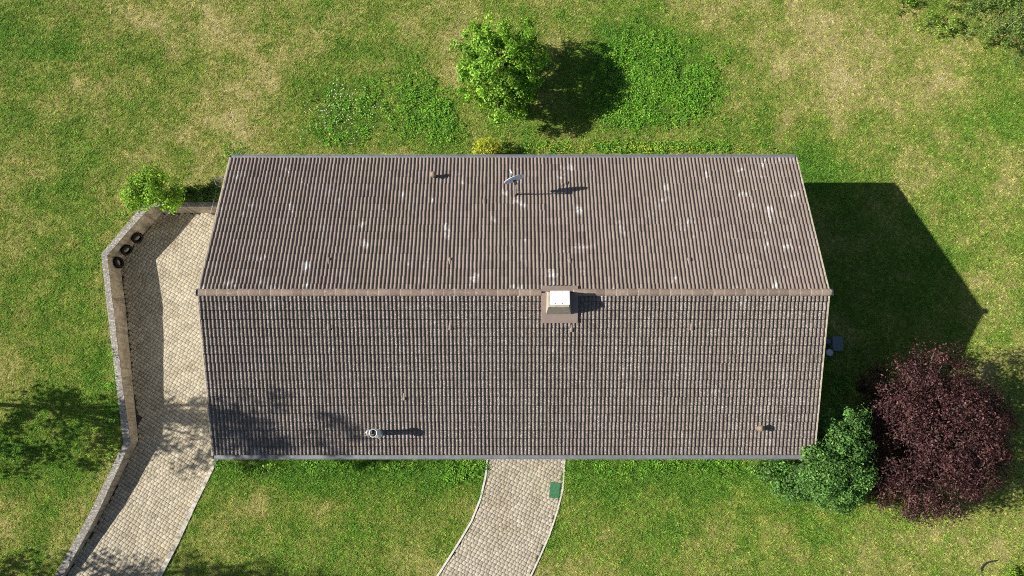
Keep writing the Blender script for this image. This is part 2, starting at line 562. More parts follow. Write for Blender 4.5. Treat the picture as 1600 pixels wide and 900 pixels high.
# ------------------------------------------------------------------ paving
def paving(name, poly, zfun, ang, tone, bed_poly):
    base = MB()
    xs = [p[0] for p in bed_poly]; ys = [p[1] for p in bed_poly]
    pts = [Vector((p[0], p[1])) for p in bed_poly]
    gx, gy = np.meshgrid(np.arange(min(xs), max(xs), 0.6), np.arange(min(ys), max(ys), 0.6))
    k = inside(gx.ravel(), gy.ravel(), bed_poly)
    n0 = len(pts)
    pts += [Vector((a, b)) for a, b in zip(gx.ravel()[k], gy.ravel()[k])]
    v, e, f, *_ = delaunay_2d_cdt(pts, [(i, (i + 1) % n0) for i in range(n0)], [], 0, 1e-5)
    f = [t for t in f if inside(np.array([sum(v[i].x for i in t) / len(t)]), np.array([sum(v[i].y for i in t) / len(t)]), bed_poly)[0]]
    base.add([(p.x, p.y, float(zfun(p.y)) - 0.012) for p in v], f)
    root = base.build(name, M['joint'])
    root['kind'] = 'structure'
    ca, sa = math.cos(ang), math.sin(ang)
    V, F, T = [], [], []
    R = 0.168
    corners = [(x * ca + y * sa, -x * sa + y * ca) for x, y in poly]
    u0, u1 = min(c[0] for c in corners), max(c[0] for c in corners)
    w0, w1 = min(c[1] for c in corners), max(c[1] for c in corners)
    r = random.Random(3)
    w = w0
    while w < w1:
        u = u0 - r.random() * 0.3
        while u < u1:
            ln = r.choice((0.168, 0.168, 0.168, 0.112, 0.224))
            cu, cw = u + ln / 2, w + R / 2
            x, y = cu * ca - cw * sa, cu * sa + cw * ca
            if inside(np.array([x]), np.array([y]), poly)[0]:
                g = 0.0055
                dz = r.uniform(-0.003, 0.003)
                b = len(V)
                for (ins, zz) in ((0.0, -0.03), (0.0, -0.003), (0.003, 0.0)):
                    for (su, sw) in ((-1, -1), (1, -1), (1, 1), (-1, 1)):
                        pu = cu + su * (ln / 2 - g - ins); pw = cw + sw * (R / 2 - g - ins)
                        X, Y = pu * ca - pw * sa, pu * sa + pw * ca
                        V.append((X, Y, float(zfun(Y)) + zz + dz))
                for q in range(2):
                    for s in range(4):
                        F.append((b + q * 4 + s, b + q * 4 + (s + 1) % 4, b + q * 4 + 4 + (s + 1) % 4, b + q * 4 + 4 + s))
                F.append((b + 8, b + 9, b + 10, b + 11))
                k = r.choice((0.84, 0.93, 0.97, 1.0, 1.03, 1.07)) * r.uniform(0.97, 1.03)
                wv = r.uniform(-0.007, 0.007)
                T += [(tone[0] * k + wv, tone[1] * k, tone[2] * k - wv)] * 12
            u += ln
        w += R
    me = np_mesh('paver', np.array(V), np.array(F), np.array(T))
    o = link('paver', me, M['paver'], root)
    o['kind'] = 'stuff'
    return root


drive = paving('driveway', DRIVE, lambda y: -depth(y), math.radians(-30), (0.435, 0.388, 0.295), DRIVE)
path = paving('garden_path', PATH, lambda y: 0.03, math.radians(-27), (0.425, 0.378, 0.300), PATH)


def strip(mb, A, B, z0f, z1f, sub=0.6):
    """solid band between polylines A and B from z0 up to z1"""
    PA, PB = [], []
    for i in range(len(A) - 1):
        n = max(1, int(np.linalg.norm(np.array(A[i + 1]) - A[i]) / sub))
        for k in range(n):
            t = k / n
            PA.append(A[i] * (1 - t) + A[i + 1] * t); PB.append(B[i] * (1 - t) + B[i + 1] * t)
    PA.append(A[-1]); PB.append(B[-1])
    vs = []
    for a, b in zip(PA, PB):
        vs += [(a[0], a[1], z0f(a)), (b[0], b[1], z0f(b)), (b[0], b[1], z1f(b)), (a[0], a[1], z1f(a))]
    n = len(PA)
    fs = [(4 * i + k, 4 * i + (k + 1) % 4, 4 * i + 4 + (k + 1) % 4, 4 * i + 4 + k) for i in range(n - 1) for k in range(4)]
    fs += [(3, 2, 1, 0), tuple(4 * (n - 1) + k for k in range(4))]
    mb.add(vs, fs)
    return mb


def off(A, B, t):
    return [np.array(a) * (1 - t) + np.array(b) * t for a, b in zip(A, B)]


wob = lambda p, s: 0.05 * (float(vnoise(p[0] * 2.1, p[1] * 2.1, s)) - 0.5)
rw = empty('retaining_wall', (W_IN[2][0], W_IN[2][1], -1.2),
           'stained concrete retaining wall with lichened top along the sunken driveway', 'wall')
strip(MB(), off(W_OUT, W_IN, 0.1), off(W_OUT, W_IN, 0.96), lambda p: -float(depth(p[1])) - 0.25, lambda p: ZL - 0.05).build('wall', M['wall'], rw)
strip(MB(), W_OUT, W_IN, lambda p: ZL - 0.048, lambda p: ZL + wob(p, 4), 0.35).build('coping', M['coping'], rw)
kb = strip(MB(), K_IN, K_OUT, lambda p: -float(depth(p[1])) - 0.2, lambda p: 0.05 + wob(p, 6), 0.4).build('kerb', M['dirtykerb'], drive)


def path_kerb(line, wdt, side, z1):
    A = [np.array(p) for p in line]
    B = []
    for i, p in enumerate(A):
        d = A[min(i + 1, len(A) - 1)] - A[max(i - 1, 0)]
        d = d / np.linalg.norm(d)
        B.append(p + side * wdt * np.array([d[1], -d[0]]))
    strip(MB(), A, B, lambda p: -0.15, lambda p: z1 + 0.3 * wob(p, 9), 0.3).build('kerb', M['kerb'], path)


path_kerb(P_L, 0.085, 1, 0.065)
path_kerb(P_R, 0.07, -1, 0.045)

# ------------------------------------------------------------------ the house
RIDGE_Z, EAVE_W, RISE, RL = 7.10, 6.09, 2.529, 23.7
SL = math.hypot(EAVE_W, RISE)
CA, SA = EAVE_W / SL, RISE / SL
house = empty('house', (0, 0, 0), 'long low house under a brown tiled gable roof with pale lichen patches', 'house')


def roofpt(x, s, n, sgn):
    """x along the ridge, s down the slope, n off the slope; sgn +1 = upper slope in the photo"""
    return Vector((x, sgn * (s * CA + n * SA), RIDGE_Z - s * SA + n * CA))


wz = RIDGE_Z - RISE - 0.22
k_in = RISE / EAVE_W
gz = lambda y: RIDGE_Z - 0.26 - abs(y) * k_in
for sgn, nm in ((1, 'wall'), (-1, 'wall')):
    MB().box((-HX, sgn * HY - 0.15, -1.6), (HX, sgn * HY + 0.15, gz(HY))).build('wall', M['plaster'], house)
    x0, x1 = sgn * HX - 0.15, sgn * HX + 0.15
    y1 = HY - 0.155
    prof = [(-y1, -1.6), (y1, -1.6), (y1, gz(y1)), (0, gz(0)), (-y1, gz(y1))]
    vs = [(x0, a, b) for a, b in prof] + [(x1, a, b) for a, b in prof]
    MB().add(vs, [(4, 3, 2, 1, 0), (5, 6, 7, 8, 9)] + [(i, (i + 1) % 5, 5 + (i + 1) % 5, 5 + i) for i in range(5)]).build('wall', M['plaster'], house)


def window(x, y, z, w, h, axis, sgn):
    def bx(u0, u1, z0, z1, d0, d1):
        if axis == 'y':
            return (x + u0, y + min(sgn * d0, sgn * d1), z + z0), (x + u1, y + max(sgn * d0, sgn * d1), z + z1)
        return (x + min(sgn * d0, sgn * d1), y + u0, z + z0), (x + max(sgn * d0, sgn * d1), y + u1, z + z1)
    m = MB()
    for a in ((-w / 2, -w / 2 + .07, 0, h), (w / 2 - .07, w / 2, 0, h), (-w / 2 + .07, w / 2 - .07, 0, .07), (-w / 2 + .07, w / 2 - .07, h - .07, h), (-.03, .03, .07, h - .07)):
        m.box(*bx(*a, 0.152, 0.21))
    o = m.build('window', M['frame'], house)
    MB().box(*bx(-w / 2 + .072, w / 2 - .072, .072, h - .072, 0.155, 0.175)).build('pane', M['glass'], o)
    MB().box(*bx(-w / 2 - .06, w / 2 + .06, -.06, -.003, 0.152, 0.30)).build('sill', M['kerb'], o)


for x in (-9, -6, -3, 5, 8.2):
    window(x, -HY, 2.1, 1.5, 1.3, 'y', -1)
for x in (-8.5, -5, -1.2, 3, 6.5, 9.5):
    window(x, HY, 2.1, 1.6, 1.3, 'y', 1)
for y in (-2.6, 2.4):
    window(HX, y, 2.1, 1.4, 1.3, 'x', 1)
    window(-HX, y, 2.3, 1.4, 1.2, 'x', -1)
dr = MB().box((0.3, -HY - 0.22, 0.06), (1.4, -HY - 0.153, 2.2)).build('door', M['wood'], house)
MB().tube([(0.42, -HY - 0.25, 1.05), (0.42, -HY - 0.25, 1.2)], 0.015).build('handle', M['steel'], dr)
gd = MB().box((-HX - 0.2, -1.0, -1.19), (-HX - 0.153, 2.0, 1.05)).build('garage_door', M['frame'], house)
for k in range(4):
    MB().box((-HX - 0.215, -0.98, -1.1 + k * 0.54), (-HX - 0.203, 1.98, -0.62 + k * 0.54)).build('panel', M['frame'], gd)

# roof deck
deck = MB()
for sgn in (1, -1):
    vs = [roofpt(x, s, n, sgn) for x in (-RL / 2 + .02, RL / 2 - .02) for s in (0.0, SL - 0.03) for n in (-0.16, -0.05)]
    deck.add(vs, [(0, 1, 3, 2), (4, 6, 7, 5), (0, 4, 5, 1), (2, 3, 7, 6), (0, 2, 6, 4), (1, 5, 7, 3)])
roof = deck.build('roof', M['under'], house)

# tiles: two rolls each, the foot of one lies on the head of the next
NROW, NCOL = 19, 79
GAUGE = (SL - 0.02) / NROW
PITCH = RL / NCOL


def tile_geo(nose, drop):
    prof = []
    for r in range(2):
        c = 0.050 + r * 0.15
        for a, hh in ((-0.050, 0.0), (-0.040, 0.026), (-0.018, 0.046), (0.010, 0.049), (0.038, 0.032), (0.054, 0.0)):
            prof.append((c + a, hh))
    prof.append((0.2999, 0.0))
    n = len(prof)
    V = []
    for (v, dn, k) in ((-0.05, -0.016, 1.0), (GAUGE - nose, 0.026, 1.0), (GAUGE - nose, 0.026, 1.0), (GAUGE, 0.026 - drop, 0.92), (GAUGE, 0.026 - drop, 0.92), (GAUGE - 0.003, -0.014, 0.85)):
        for (u, hh) in prof:
            V.append((u, v, hh * k + dn))
    F = [((2 * q) * n + i, (2 * q) * n + i + 1, (2 * q + 1) * n + i + 1, (2 * q + 1) * n + i) for q in range(3) for i in range(n - 1)]
    return np.array(V), np.array(F)


# along local axes: u -> x, v -> down the slope, w -> off the slope
tile_me = {}
for sgn in (1, -1):
    B = np.array([[1, 0, 0], [0, sgn * CA, -SA], [0, sgn * SA, CA]])        # rows: images of u, v, w
    TV, TF = tile_geo(0.010, 0.006) if sgn > 0 else tile_geo(0.045, 0.036)   # noses on the damp slope are worn round
    P = TV @ B
    F = TF if sgn < 0 else TF
    nrm = np.cross(B[0], B[1])
    up = nrm @ np.array([0, 0, 1]) > 0
    me = np_mesh('tile', P, F if up else F[:, ::-1], None, False)
    sm = np.zeros(len(F), bool); sm[:2 * len(F) // 3] = True
    me.polygons.foreach_set('use_smooth', sm)
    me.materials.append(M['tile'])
    tile_me[sgn] = (me, P, F if up else F[:, ::-1])

cells = []
for sgn in (1, -1):
    for r in range(NROW):
        for c in range(NCOL):
            p = roofpt(-RL / 2 + c * PITCH, 0.02 + r * GAUGE, 0.0, sgn)
            if abs(p.x + 0.15 - 1.77) < 0.62 and ((sgn < 0 and r < 3) or (sgn > 0 and r < 1)):
                if abs(p.x + 0.15 - 1.77) < 0.45 and r < 2:
                    continue                                  # the chimney passes through here
            view = Vector(CAM) - p
            nn = Vector((0, sgn * SA, CA))
            cells.append((nn.dot(view.normalized()) / view.length_squared, sgn, r, c, p))
cells.sort(key=lambda t: -t[0])
rest_V, rest_F, nb = [], [], 0
for i, (_, sgn, r, c, p) in enumerate(cells):
    me, P, F = tile_me[sgn]
    jit = np.array([rng.normal(0, 0.0035), 0, rng.normal(0, 0.0025)])
    rz = rng.normal(0, 0.007)
    if i < 300:
        o = bpy.data.objects.new('tile', me)
        COL.objects.link(o)
        o.parent = roof
        o.location = (p.x + jit[0], p.y, p.z + jit[2])
        o.rotation_euler = (0, 0, rz)
    else:
        Q = P.copy()
        Q[:, 0] += -rz * P[:, 1]; Q[:, 1] += rz * P[:, 0]
        rest_V.append(Q + np.array(p) + jit); rest_F.append(F + nb); nb += len(P)
me = np_mesh('tile', np.concatenate(rest_V), np.concatenate(rest_F))
sm = np.tile(np.r_[np.ones(2 * len(TF) // 3, bool), np.zeros(len(TF) - 2 * len(TF) // 3, bool)], len(rest_V))
me.polygons.foreach_set('use_smooth', sm)
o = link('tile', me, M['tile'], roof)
o['kind'] = 'stuff'


# ridge tiles
def ridge_mesh():
    L_, n = 0.44, 9
    V, F = [], []
    for (x, g) in ((0.0, 0.0), (0.04, 0.006), (L_, -0.012)):
        for k in range(n):
            a = math.pi * (k / (n - 1)) * 0.86 + math.pi * 0.07
            r = 0.135 + g
            V.append((x, r * 1.05 * math.cos(a), r * 0.82 * math.sin(a) - 0.03))
    b = len(V)
    for k in range(n):
        V.append((0.0, V[k][1] * 0.86, V[k][2] - 0.018))
    for q in range(2):
        for k in range(n - 1):
            F.append((q * n + k, q * n + k + 1, (q + 1) * n + k + 1, (q + 1) * n + k))
    for k in range(n - 1):
        F.append((k + 1, k, b + k, b + k + 1))
    me = np_mesh('ridge_tile', np.array(V), np.array(F)[:, ::-1], None, False)
    me.materials.append(M['ridge'])
    me.polygons.foreach_set('use_smooth', [True] * 16 + [False] * 8)
    return me


rme = ridge_mesh()
x = -RL / 2 - 0.09
i = 0
while x < RL / 2 - 0.3:
    if not (1.10 < x + 0.2 < 2.40):
        o = bpy.data.objects.new('ridge_tile', rme)
        COL.objects.link(o)
        o.parent = roof
        o.location = (x, rng.normal(0, 0.004), RIDGE_Z + 0.035 + rng.normal(0, 0.003))
        o.rotation_euler = (0, 0, rng.normal(0, 0.006))
    x += 0.405
    i += 1
for sg in (1, -1):            # lichened end plates of the ridge
    MB().lathe([(0.0, 0.03), (0.10, 0.03), (0.135, 0.01), (0.14, -0.06)], (sg * (RL / 2 + 0.07), 0, RIDGE_Z + 0.02), 12,
               Matrix.Rotation(sg * math.pi / 2, 3, 'Y')).build('ridge_end', M['coping'], roof, True)

# verge boards and gutters
for sgn in (1, -1):
    for sx in (1, -1):
        m = MB()
        xa, xb = sorted((sx * (RL / 2 - 0.004), sx * (RL / 2 + 0.045)))
        vs = [roofpt(xx, s, n, sgn) for xx in (xa, xb) for s in (0.05, SL + 0.02) for n in (-0.20, 0.035)]
        m.add(vs, [(0, 1, 3, 2), (4, 6, 7, 5), (0, 4, 5, 1), (2, 3, 7, 6), (0, 2, 6, 4), (1, 5, 7, 3)])
        m.build('verge_board', M['verge'], roof)
    # half round gutter
    yc = sgn * (EAVE_W + 0.085); zc = RIDGE_Z - RISE - 0.045
    m = MB()
    prof = []
    for k in range(11):
        a = math.pi * k / 10
        prof.append((0.075 * math.cos(a), -0.075 * math.sin(a)))
    inner = [(0.067 * math.cos(math.pi * k / 10), -0.067 * math.sin(math.pi * k / 10) + 0.001) for k in range(11)][::-1]
    bead = [(-0.085, 0.012), (-0.062, 0.012)]
    loop = [(0.088, 0.010)] + prof + [(-0.088, 0.010), (-0.060, 0.010)] + inner + [(0.060, 0.010)]
    n = len(loop)
    vs = [(xx, yc + a, zc + b) for xx in (-RL / 2 - 0.03, RL / 2 + 0.03) for a, b in loop]
    m.add(vs, [(i, (i + 1) % n, n + (i + 1) % n, n + i) for i in range(n)])
    for sx in (-1, 1):
        m.box((sx * (RL / 2 + 0.03) - 0.004, yc - 0.078, zc - 0.078), (sx * (RL / 2 + 0.03) + 0.004, yc + 0.078, zc + 0.004))
    g = m.build('gutter', M['gutter'], house)
    # leaf litter and silt in the gutter bed
    MB().box((-RL / 2 + 0.02, yc - 0.058, zc - 0.04), (RL / 2 - 0.02, yc + 0.058, zc - 0.012)).build('gutter_silt', M['gutter'], g)
    for sx in (-1, 1):
        xx = sx * (HX - 0.1)
        MB().tube([(xx, yc, zc - 0.07), (xx, yc, zc - 0.25), (xx, sgn * (HY + 0.22), zc - 0.7), (xx, sgn * (HY + 0.22), 0.0)], 0.045, 10).build('downpipe', M['gutter'], house)
MB().tube([(RL / 2 + 0.02, EAVE_W + 0.02, 4.5), (RL / 2 + 0.22, EAVE_W - 0.02, 4.46)], 0.03, 8).build('overflow_spout', M['steel'], house)

# chimney
CXc, CYc = 1.77, -0.40
ch = empty('chimney', (CXc, CYc, RIDGE_Z))
ch.parent = house
fl = MB()
for sgn, s1 in ((1, 0.23), (-1, 1.16)):
    vs = [roofpt(xx, s, n, sgn) for xx in (CXc - 0.71, CXc + 0.66) for s in (0.0, s1) for n in (0.02, 0.115)]
    fl.add(vs, [(0, 1, 3, 2), (4, 6, 7, 5), (0, 4, 5, 1), (2, 3, 7, 6), (0, 2, 6, 4), (1, 5, 7, 3)])
fl.build('flashing', M['sheet'], ch)
bz0, bz1 = 6.55, 7.78
bx0, bx1, by0, by1 = CXc - 0.56, CXc + 0.46, -0.86, 0.13
tx0, tx1, ty0, ty1 = CXc - 0.48, CXc + 0.27, -0.64, -0.08
MB().add([(bx0, by0, bz0), (bx1, by0, bz0), (bx1, by1, bz0), (bx0, by1, bz0), (tx0, ty0, bz1), (tx1, ty0, bz1), (tx1, ty1, bz1), (tx0, ty1, bz1)],
         [(0, 1, 5, 4), (1, 2, 6, 5), (2, 3, 7, 6), (3, 0, 4, 7), (4, 5, 6, 7)]).build('shaft', M['shaft'], ch)
for xx in (tx0 + 0.08, tx1 - 0.16):
    for yy in (ty0 + 0.1, ty1 - 0.12):
        MB().box((xx, yy, bz1 + 0.001), (xx + 0.04, yy + 0.04, bz1 + 0.12)).build('cap_post', M['steel'], ch)
MB().box((tx0 + 0.06, ty0 + 0.06, bz1 + 0.12), (tx1 + 0.01, ty1 + 0.01, bz1 + 0.155)).build('cap', M['white'], ch)


for xx in (tx0 + 0.22, tx1 - 0.26):
    for yy in (ty0 + 0.10, ty1 - 0.03):
        MB().lathe([(0.018, bz1 + 0.155), (0.018, bz1 + 0.172), (0.0, bz1 + 0.175)], (xx, yy, 0), 8).build('bolt', M['steel'], ch)


# vents on the roof
def onroof(px, py, sgn, off_=0.03):
    d = Vector(RN @ np.array([(px - 800) / FPX, (450 - py) / FPX, -1.0]))
    n = Vector((0, sgn * SA, CA)); p0 = Vector((0, 0, RIDGE_Z)) + n * off_
    t = (p0 - Vector(CAM)).dot(n) / d.dot(n)
    return Vector(CAM) + d * t


for px, py, sgn in ((678, 276, 1), (1185, 669, -1)):
    p = onroof(px, py, sgn)
    m = MB().lathe([(0.13, -0.08), (0.085, 0.04), (0.08, 0.30)], p, 14)
    v = m.build('vent_pipe', M['sheet'], house, True)
    MB().lathe([(0.075, 0.29), (0.125, 0.30), (0.13, 0.34), (0.10, 0.40), (0.0, 0.43)], p, 14).build('vent_cap', M['clay'], v, True)

p = onroof(591, 676, -1)
v = MB().lathe([(0.24, -0.10), (0.125, 0.10), (0.115, 0.16), (0.105, 0.16), (0.105, 1.05)], p, 18).build('flue_pipe', M['zinc'], house, True)
MB().lathe([(0.105, 0.98), (0.165, 1.0), (0.165, 1.16), (0.15, 1.18), (0.125, 1.16), (0.125, 1.02)], p, 18).build('cowl', M['zinc'], v, True)
MB().lathe([(0.124, 1.05), (0.0, 1.06)], p, 18).build('flue_mouth', M['dark'], v)
q = p + Vector((-0.17, 0.03, 1.14))
MB().lathe([(0.09 * 1.0 + 0.025 * math.cos(a), 0.025 * math.sin(a)) for a in [2 * math.pi * k / 8 for k in range(9)]], q, 16,
           Matrix.Rotation(0.35, 3, 'Y')).build('cowl_ring', M['zinc'], v, True)
MB().box((-0.32, -0.02, -0.012), (0.05, 0.02, 0.012), Matrix.Translation(p + Vector((-0.03, -0.06, 1.17))) @ Matrix.Rotation(0.12, 4, 'Z')).build('bracket', M['clay'], v)

for px, py, sgn in ((514, 408, 1), (703, 408, 1), (890, 409, 1), (1077, 408, 1), (514, 510, -1), (704, 510, -1), (893, 513, -1), (1081, 510, -1), (757, 316, 1), (632, 620, -1)):
    p = onroof(px, py, sgn, 0.0)
    m = MB()
    vs = []
    for (s, hgt, wd) in ((-0.17, 0.03, 0.05), (-0.03, 0.085, 0.075), (0.11, 0.105, 0.085), (0.135, 0.04, 0.085)):
        for k in range(7):
            a = math.pi * k / 6
            base = Vector((math.cos(a) * wd, sgn * CA * s, -SA * s))
            vs.append(p + base + Vector((0, sgn * SA, CA)) * (hgt * math.sin(a)))
    m.add(vs, [(q * 7 + k, q * 7 + k + 1, q * 7 + 8 + k, q * 7 + 7 + k) for q in range(3) for k in range(6)])
    m.build('vent_tile', M['ridge'], roof, True)

# ------------------------------------------------------------------ satellite dish
pb = onroof(806.5, 304, 1)
top = pb + Vector((-0.02, 0.0, 1.42))
sd = empty('satellite_dish', pb, 'pale satellite dish on a thin mast rising from the tiled roof', 'satellite dish')
MB().tube([pb - Vector((0, 0, 0.1)), top], 0.026, 10).build('mast', M['steel'], sd)
MB().lathe([(0.11, -0.06), (0.06, 0.03), (0.035, 0.10)], pb, 12).build('mast_collar', M['dark'], sd, True)
MB().tube([pb + Vector((0.20, 0.06, -0.02)), pb + Vector((0.0, 0, 0.75))], 0.012, 6).build('strut', M['steel'], sd)
nrm = Vector((-0.34, 0.93, 0.03)).normalized()
Q = nrm.to_track_quat('Z', 'Y').to_matrix()
dc = top + nrm * 0.14 + Vector((0, 0, 0.10))
prof = [(r_, 0.32 * r_ * r_) for r_ in (0.0, 0.12, 0.24, 0.34, 0.415)] + [(0.425, 0.056), (0.415, 0.044), (0.33, 0.026), (0.24, 0.008), (0.12, -0.008), (0.0, -0.012)]
MB().lathe(prof, dc, 28, Q).build('reflector', M['dish'], sd, True)
MB().box((-0.06, -0.08, -0.16), (0.06, 0.08, -0.012), Matrix.Translation(dc) @ Q.to_4x4()).build('bracket', M['dark'], sd)
lo = dc - Q @ Vector((0, 0.36, -0.03)) if (Q @ Vector((0, 1, 0))).z > 0 else dc + Q @ Vector((0, 0.36, 0.03))
lnb = dc + nrm * 0.42 + Vector((0, 0, -0.12))
MB().tube([lo, lnb], 0.014, 8).build('arm', M['steel'], sd)
MB().tube([lnb + nrm * 0.07, lnb - nrm * 0.02 + Vector((0, 0, 0.03)), lnb - nrm * 0.10 + Vector((0, 0, 0.05))], [0.03, 0.03, 0.04], 10).build('receiver', M['dish'], sd)


# ------------------------------------------------------------------ plants
def leaves(C, N, size, tint, aspect=0.55, fold=0.25):
    """folded leaf faces: centres C, normals N, lengths size, one rgb each"""
    n = len(C)
    N = N / (np.linalg.norm(N, axis=1, keepdims=True) + 1e-9)
    r = rng.normal(size=(n, 3))
    T = np.cross(N, r); T /= np.linalg.norm(T, axis=1, keepdims=True) + 1e-9
    B = np.cross(N, T)
    s = size[:, None]
    a = C - T * s * 0.5
    b = C + T * s * 0.5 - N * s * 0.10
    l_ = C + B * s * aspect * 0.5 + N * s * fold * 0.5
    r_ = C - B * s * aspect * 0.5 + N * s * fold * 0.5
    V = np.stack([a, r_, b, l_], 1).reshape(-1, 3)
    i = np.arange(n)[:, None] * 4
    F = np.concatenate([i + np.array([0, 1, 2]), i + np.array([0, 2, 3])], 1).reshape(-1, 3)
    return V, F, np.repeat(tint, 4, 0)


def pick_tint(n, cols, jit=0.22):
    cols = np.array(cols)
    k = rng.integers(0, len(cols), n)
    return cols[k] * np.exp(rng.normal(0, jit, (n, 1)))


def bushy(name, base, lobes, cols, n_clump, per, leaf, label, cat, clump=0.3, trunk_r=0.1, bark='bark', group=None, limb_n=14, shell=0.6, aspect=0.55, upbias=0.5, clump_jit=0.22, smin=0.6):
    """tree or shrub: a trunk with limbs, a crown of leaf clumps spread through uneven lobes.
    lobes: (dx, dy, z, rx, ry, rz) relative to the base"""
    base = Vector(base)
    root = empty(name, base, label, cat, group)
    lob = np.array(lobes, float)
    vol = lob[:, 3] * lob[:, 4] * lob[:, 5]
    vol = vol ** 0.75
    pick = rng.choice(len(lob), n_clump, p=vol / vol.sum())
    d = rng.normal(size=(n_clump, 3)); d /= np.linalg.norm(d, axis=1, keepdims=True)
    rad = shell + (1 - shell) * rng.random(n_clump) ** 0.7
    rad *= 0.86 + 0.28 * rng.random(n_clump)
    cc = lob[pick, :3] + d * lob[pick, 3:6] * rad[:, None]
    cc[:, 2] = np.maximum(cc[:, 2], 0.12)
    C, N, S, T = [], [], [], []
    for k in range(n_clump):
        m = int(per * rng.uniform(0.6, 1.4))
        rr = clump * rng.uniform(0.65, 1.35)
        o = rng.normal(size=(m, 3)); o *= (rr * 1.15 * rng.random((m, 1)) ** 0.45) / np.linalg.norm(o, axis=1, keepdims=True); o[:, 2] *= 0.75
        c = cc[k] + o
        nn = o / (rr + 1e-6) * 0.8 + d[k] * 0.5 + rng.normal(size=(m, 3)) * 0.55
        nn[:, 2] += upbias
        C.append(c); N.append(nn)
        S.append(leaf * rng.uniform(smin, 1.35, m))
        T.append(pick_tint(m, cols) * math.exp(rng.normal(0, clump_jit)))
    C = np.concatenate(C); C[:, 2] = np.maximum(C[:, 2], 0.03)
    V, F, T = leaves(C + np.array(base), np.concatenate(N), np.concatenate(S), np.concatenate(T), aspect)
    cr = link('crown', np_mesh('crown', V, F, np.clip(T, 0, 0.9)), M['leaf'], root)
    # trunk and limbs
    m = MB()
    zc = float(np.average(lob[:, 2], weights=vol))
    xc = float(np.average(lob[:, 0], weights=vol)); yc = float(np.average(lob[:, 1], weights=vol))
    fork = Vector((xc * 0.35, yc * 0.35, zc * 0.45))
    m.tube([base + Vector((0, 0, -0.15)), base + fork * 0.5 + Vector((0.03, 0.02, 0)), base + fork, base + Vector((xc, yc, zc * 1.1))],
           [trunk_r * 1.25, trunk_r, trunk_r * 0.85, trunk_r * 0.35], 9)
    for k in rng.choice(n_clump, min(limb_n, n_clump), replace=False):
        e = Vector(cc[k])
        st = fork * rng.uniform(0.7, 1.0)
        mid = (st + e) / 2 + Vector((rng.normal(0, .12), rng.normal(0, .12), 0.15))
        m.tube([base + st, base + mid, base + e], [trunk_r * 0.5, trunk_r * 0.3, trunk_r * 0.1], 6)
    m.build('trunk', M[bark], root, True)
    return root


def g(px, py, z=0.0):
    a = at(px, py, z)
    return a


# tree on the upper lawn
c = at(778, 104, 2.6)
bushy('leafy_tree', (c[0], c[1] + 0.0, 0), [(0, 0, 2.5, 1.8, 1.9, 1.75), (-1.0, 0.9, 2.5, 1.0, 1.0, 1.1), (0.8, 1.25, 2.6, 0.95, 1.0, 1.0), (1.3, 0.4, 2.3, 1.0, 0.9, 1.1),
      (-1.0, -0.5, 2.3, 1.0, 1.1, 1.2), (0.3, -1.5, 1.9, 0.95, 1.0, 1.1), (0.9, -0.8, 2.3, 1.0, 0.9, 1.1), (-0.2, 1.7, 2.6, 0.7, 0.75, 0.8), (0.0, 0.1, 3.8, 0.9, 0.9, 0.45)],
      [(0.17, 0.35, 0.03), (0.24, 0.43, 0.042), (0.33, 0.50, 0.07), (0.11, 0.25, 0.025)], 330, 72, 0.125,
      'round bright green leafy tree casting its shadow on the upper lawn', 'tree', 0.25, 0.12, limb_n=26, shell=0.66, clump_jit=0.15)
# small tree behind the wall corner
c = at(226, 310, 1.9)
bushy('leafy_tree', (c[0] + 0.2, c[1] + 0.35, 0), [(-0.3, -0.2, 1.9, 0.95, 0.75, 0.75), (0.1, 0.55, 2.0, 0.65, 0.6, 0.6), (0.5, -0.55, 1.7, 0.7, 0.55, 0.6), (-0.75, 0.05, 1.8, 0.55, 0.5, 0.5), (0.15, -0.1, 2.2, 0.7, 0.7, 0.6), (0.95, -0.15, 1.5, 0.5, 0.45, 0.5)],
      [(0.19, 0.36, 0.03), (0.27, 0.44, 0.045), (0.36, 0.51, 0.06), (0.12, 0.26, 0.03)], 105, 60, 0.12,
      'small yellow green tree leaning over the corner of the retaining wall', 'tree', 0.26, 0.06, limb_n=16)
# dark red tree
c = at(1460, 684, 3.3)
bushy('purple_tree', (c[0], c[1], 0), [(0, 0, 3.3, 2.6, 2.8, 2.3), (-1.35, 1.8, 3.3, 1.5, 1.5, 1.5), (0.3, 2.3, 3.0, 1.5, 1.4, 1.4), (1.9, 0.9, 2.9, 1.5, 1.5, 1.5), (2.0, -0.8, 2.6, 1.4, 1.5, 1.4),
      (-1.6, -0.3, 3.2, 1.4, 1.7, 1.6), (0.6, -2.2, 2.6, 1.6, 1.3, 1.5), (-0.9, -1.9, 2.7, 1.4, 1.4, 1.4), (0.2, 0.2, 4.6, 1.7, 1.7, 1.2)],
      [(0.056, 0.020, 0.022), (0.080, 0.029, 0.030), (0.108, 0.043, 0.044), (0.034, 0.015, 0.018), (0.155, 0.085, 0.083)], 560, 105, 0.11,
      'large dark red leaved tree beside the green shrub at the house corner', 'tree', 0.42, 0.17, limb_n=40, shell=0.7, aspect=0.5, clump_jit=0.22)
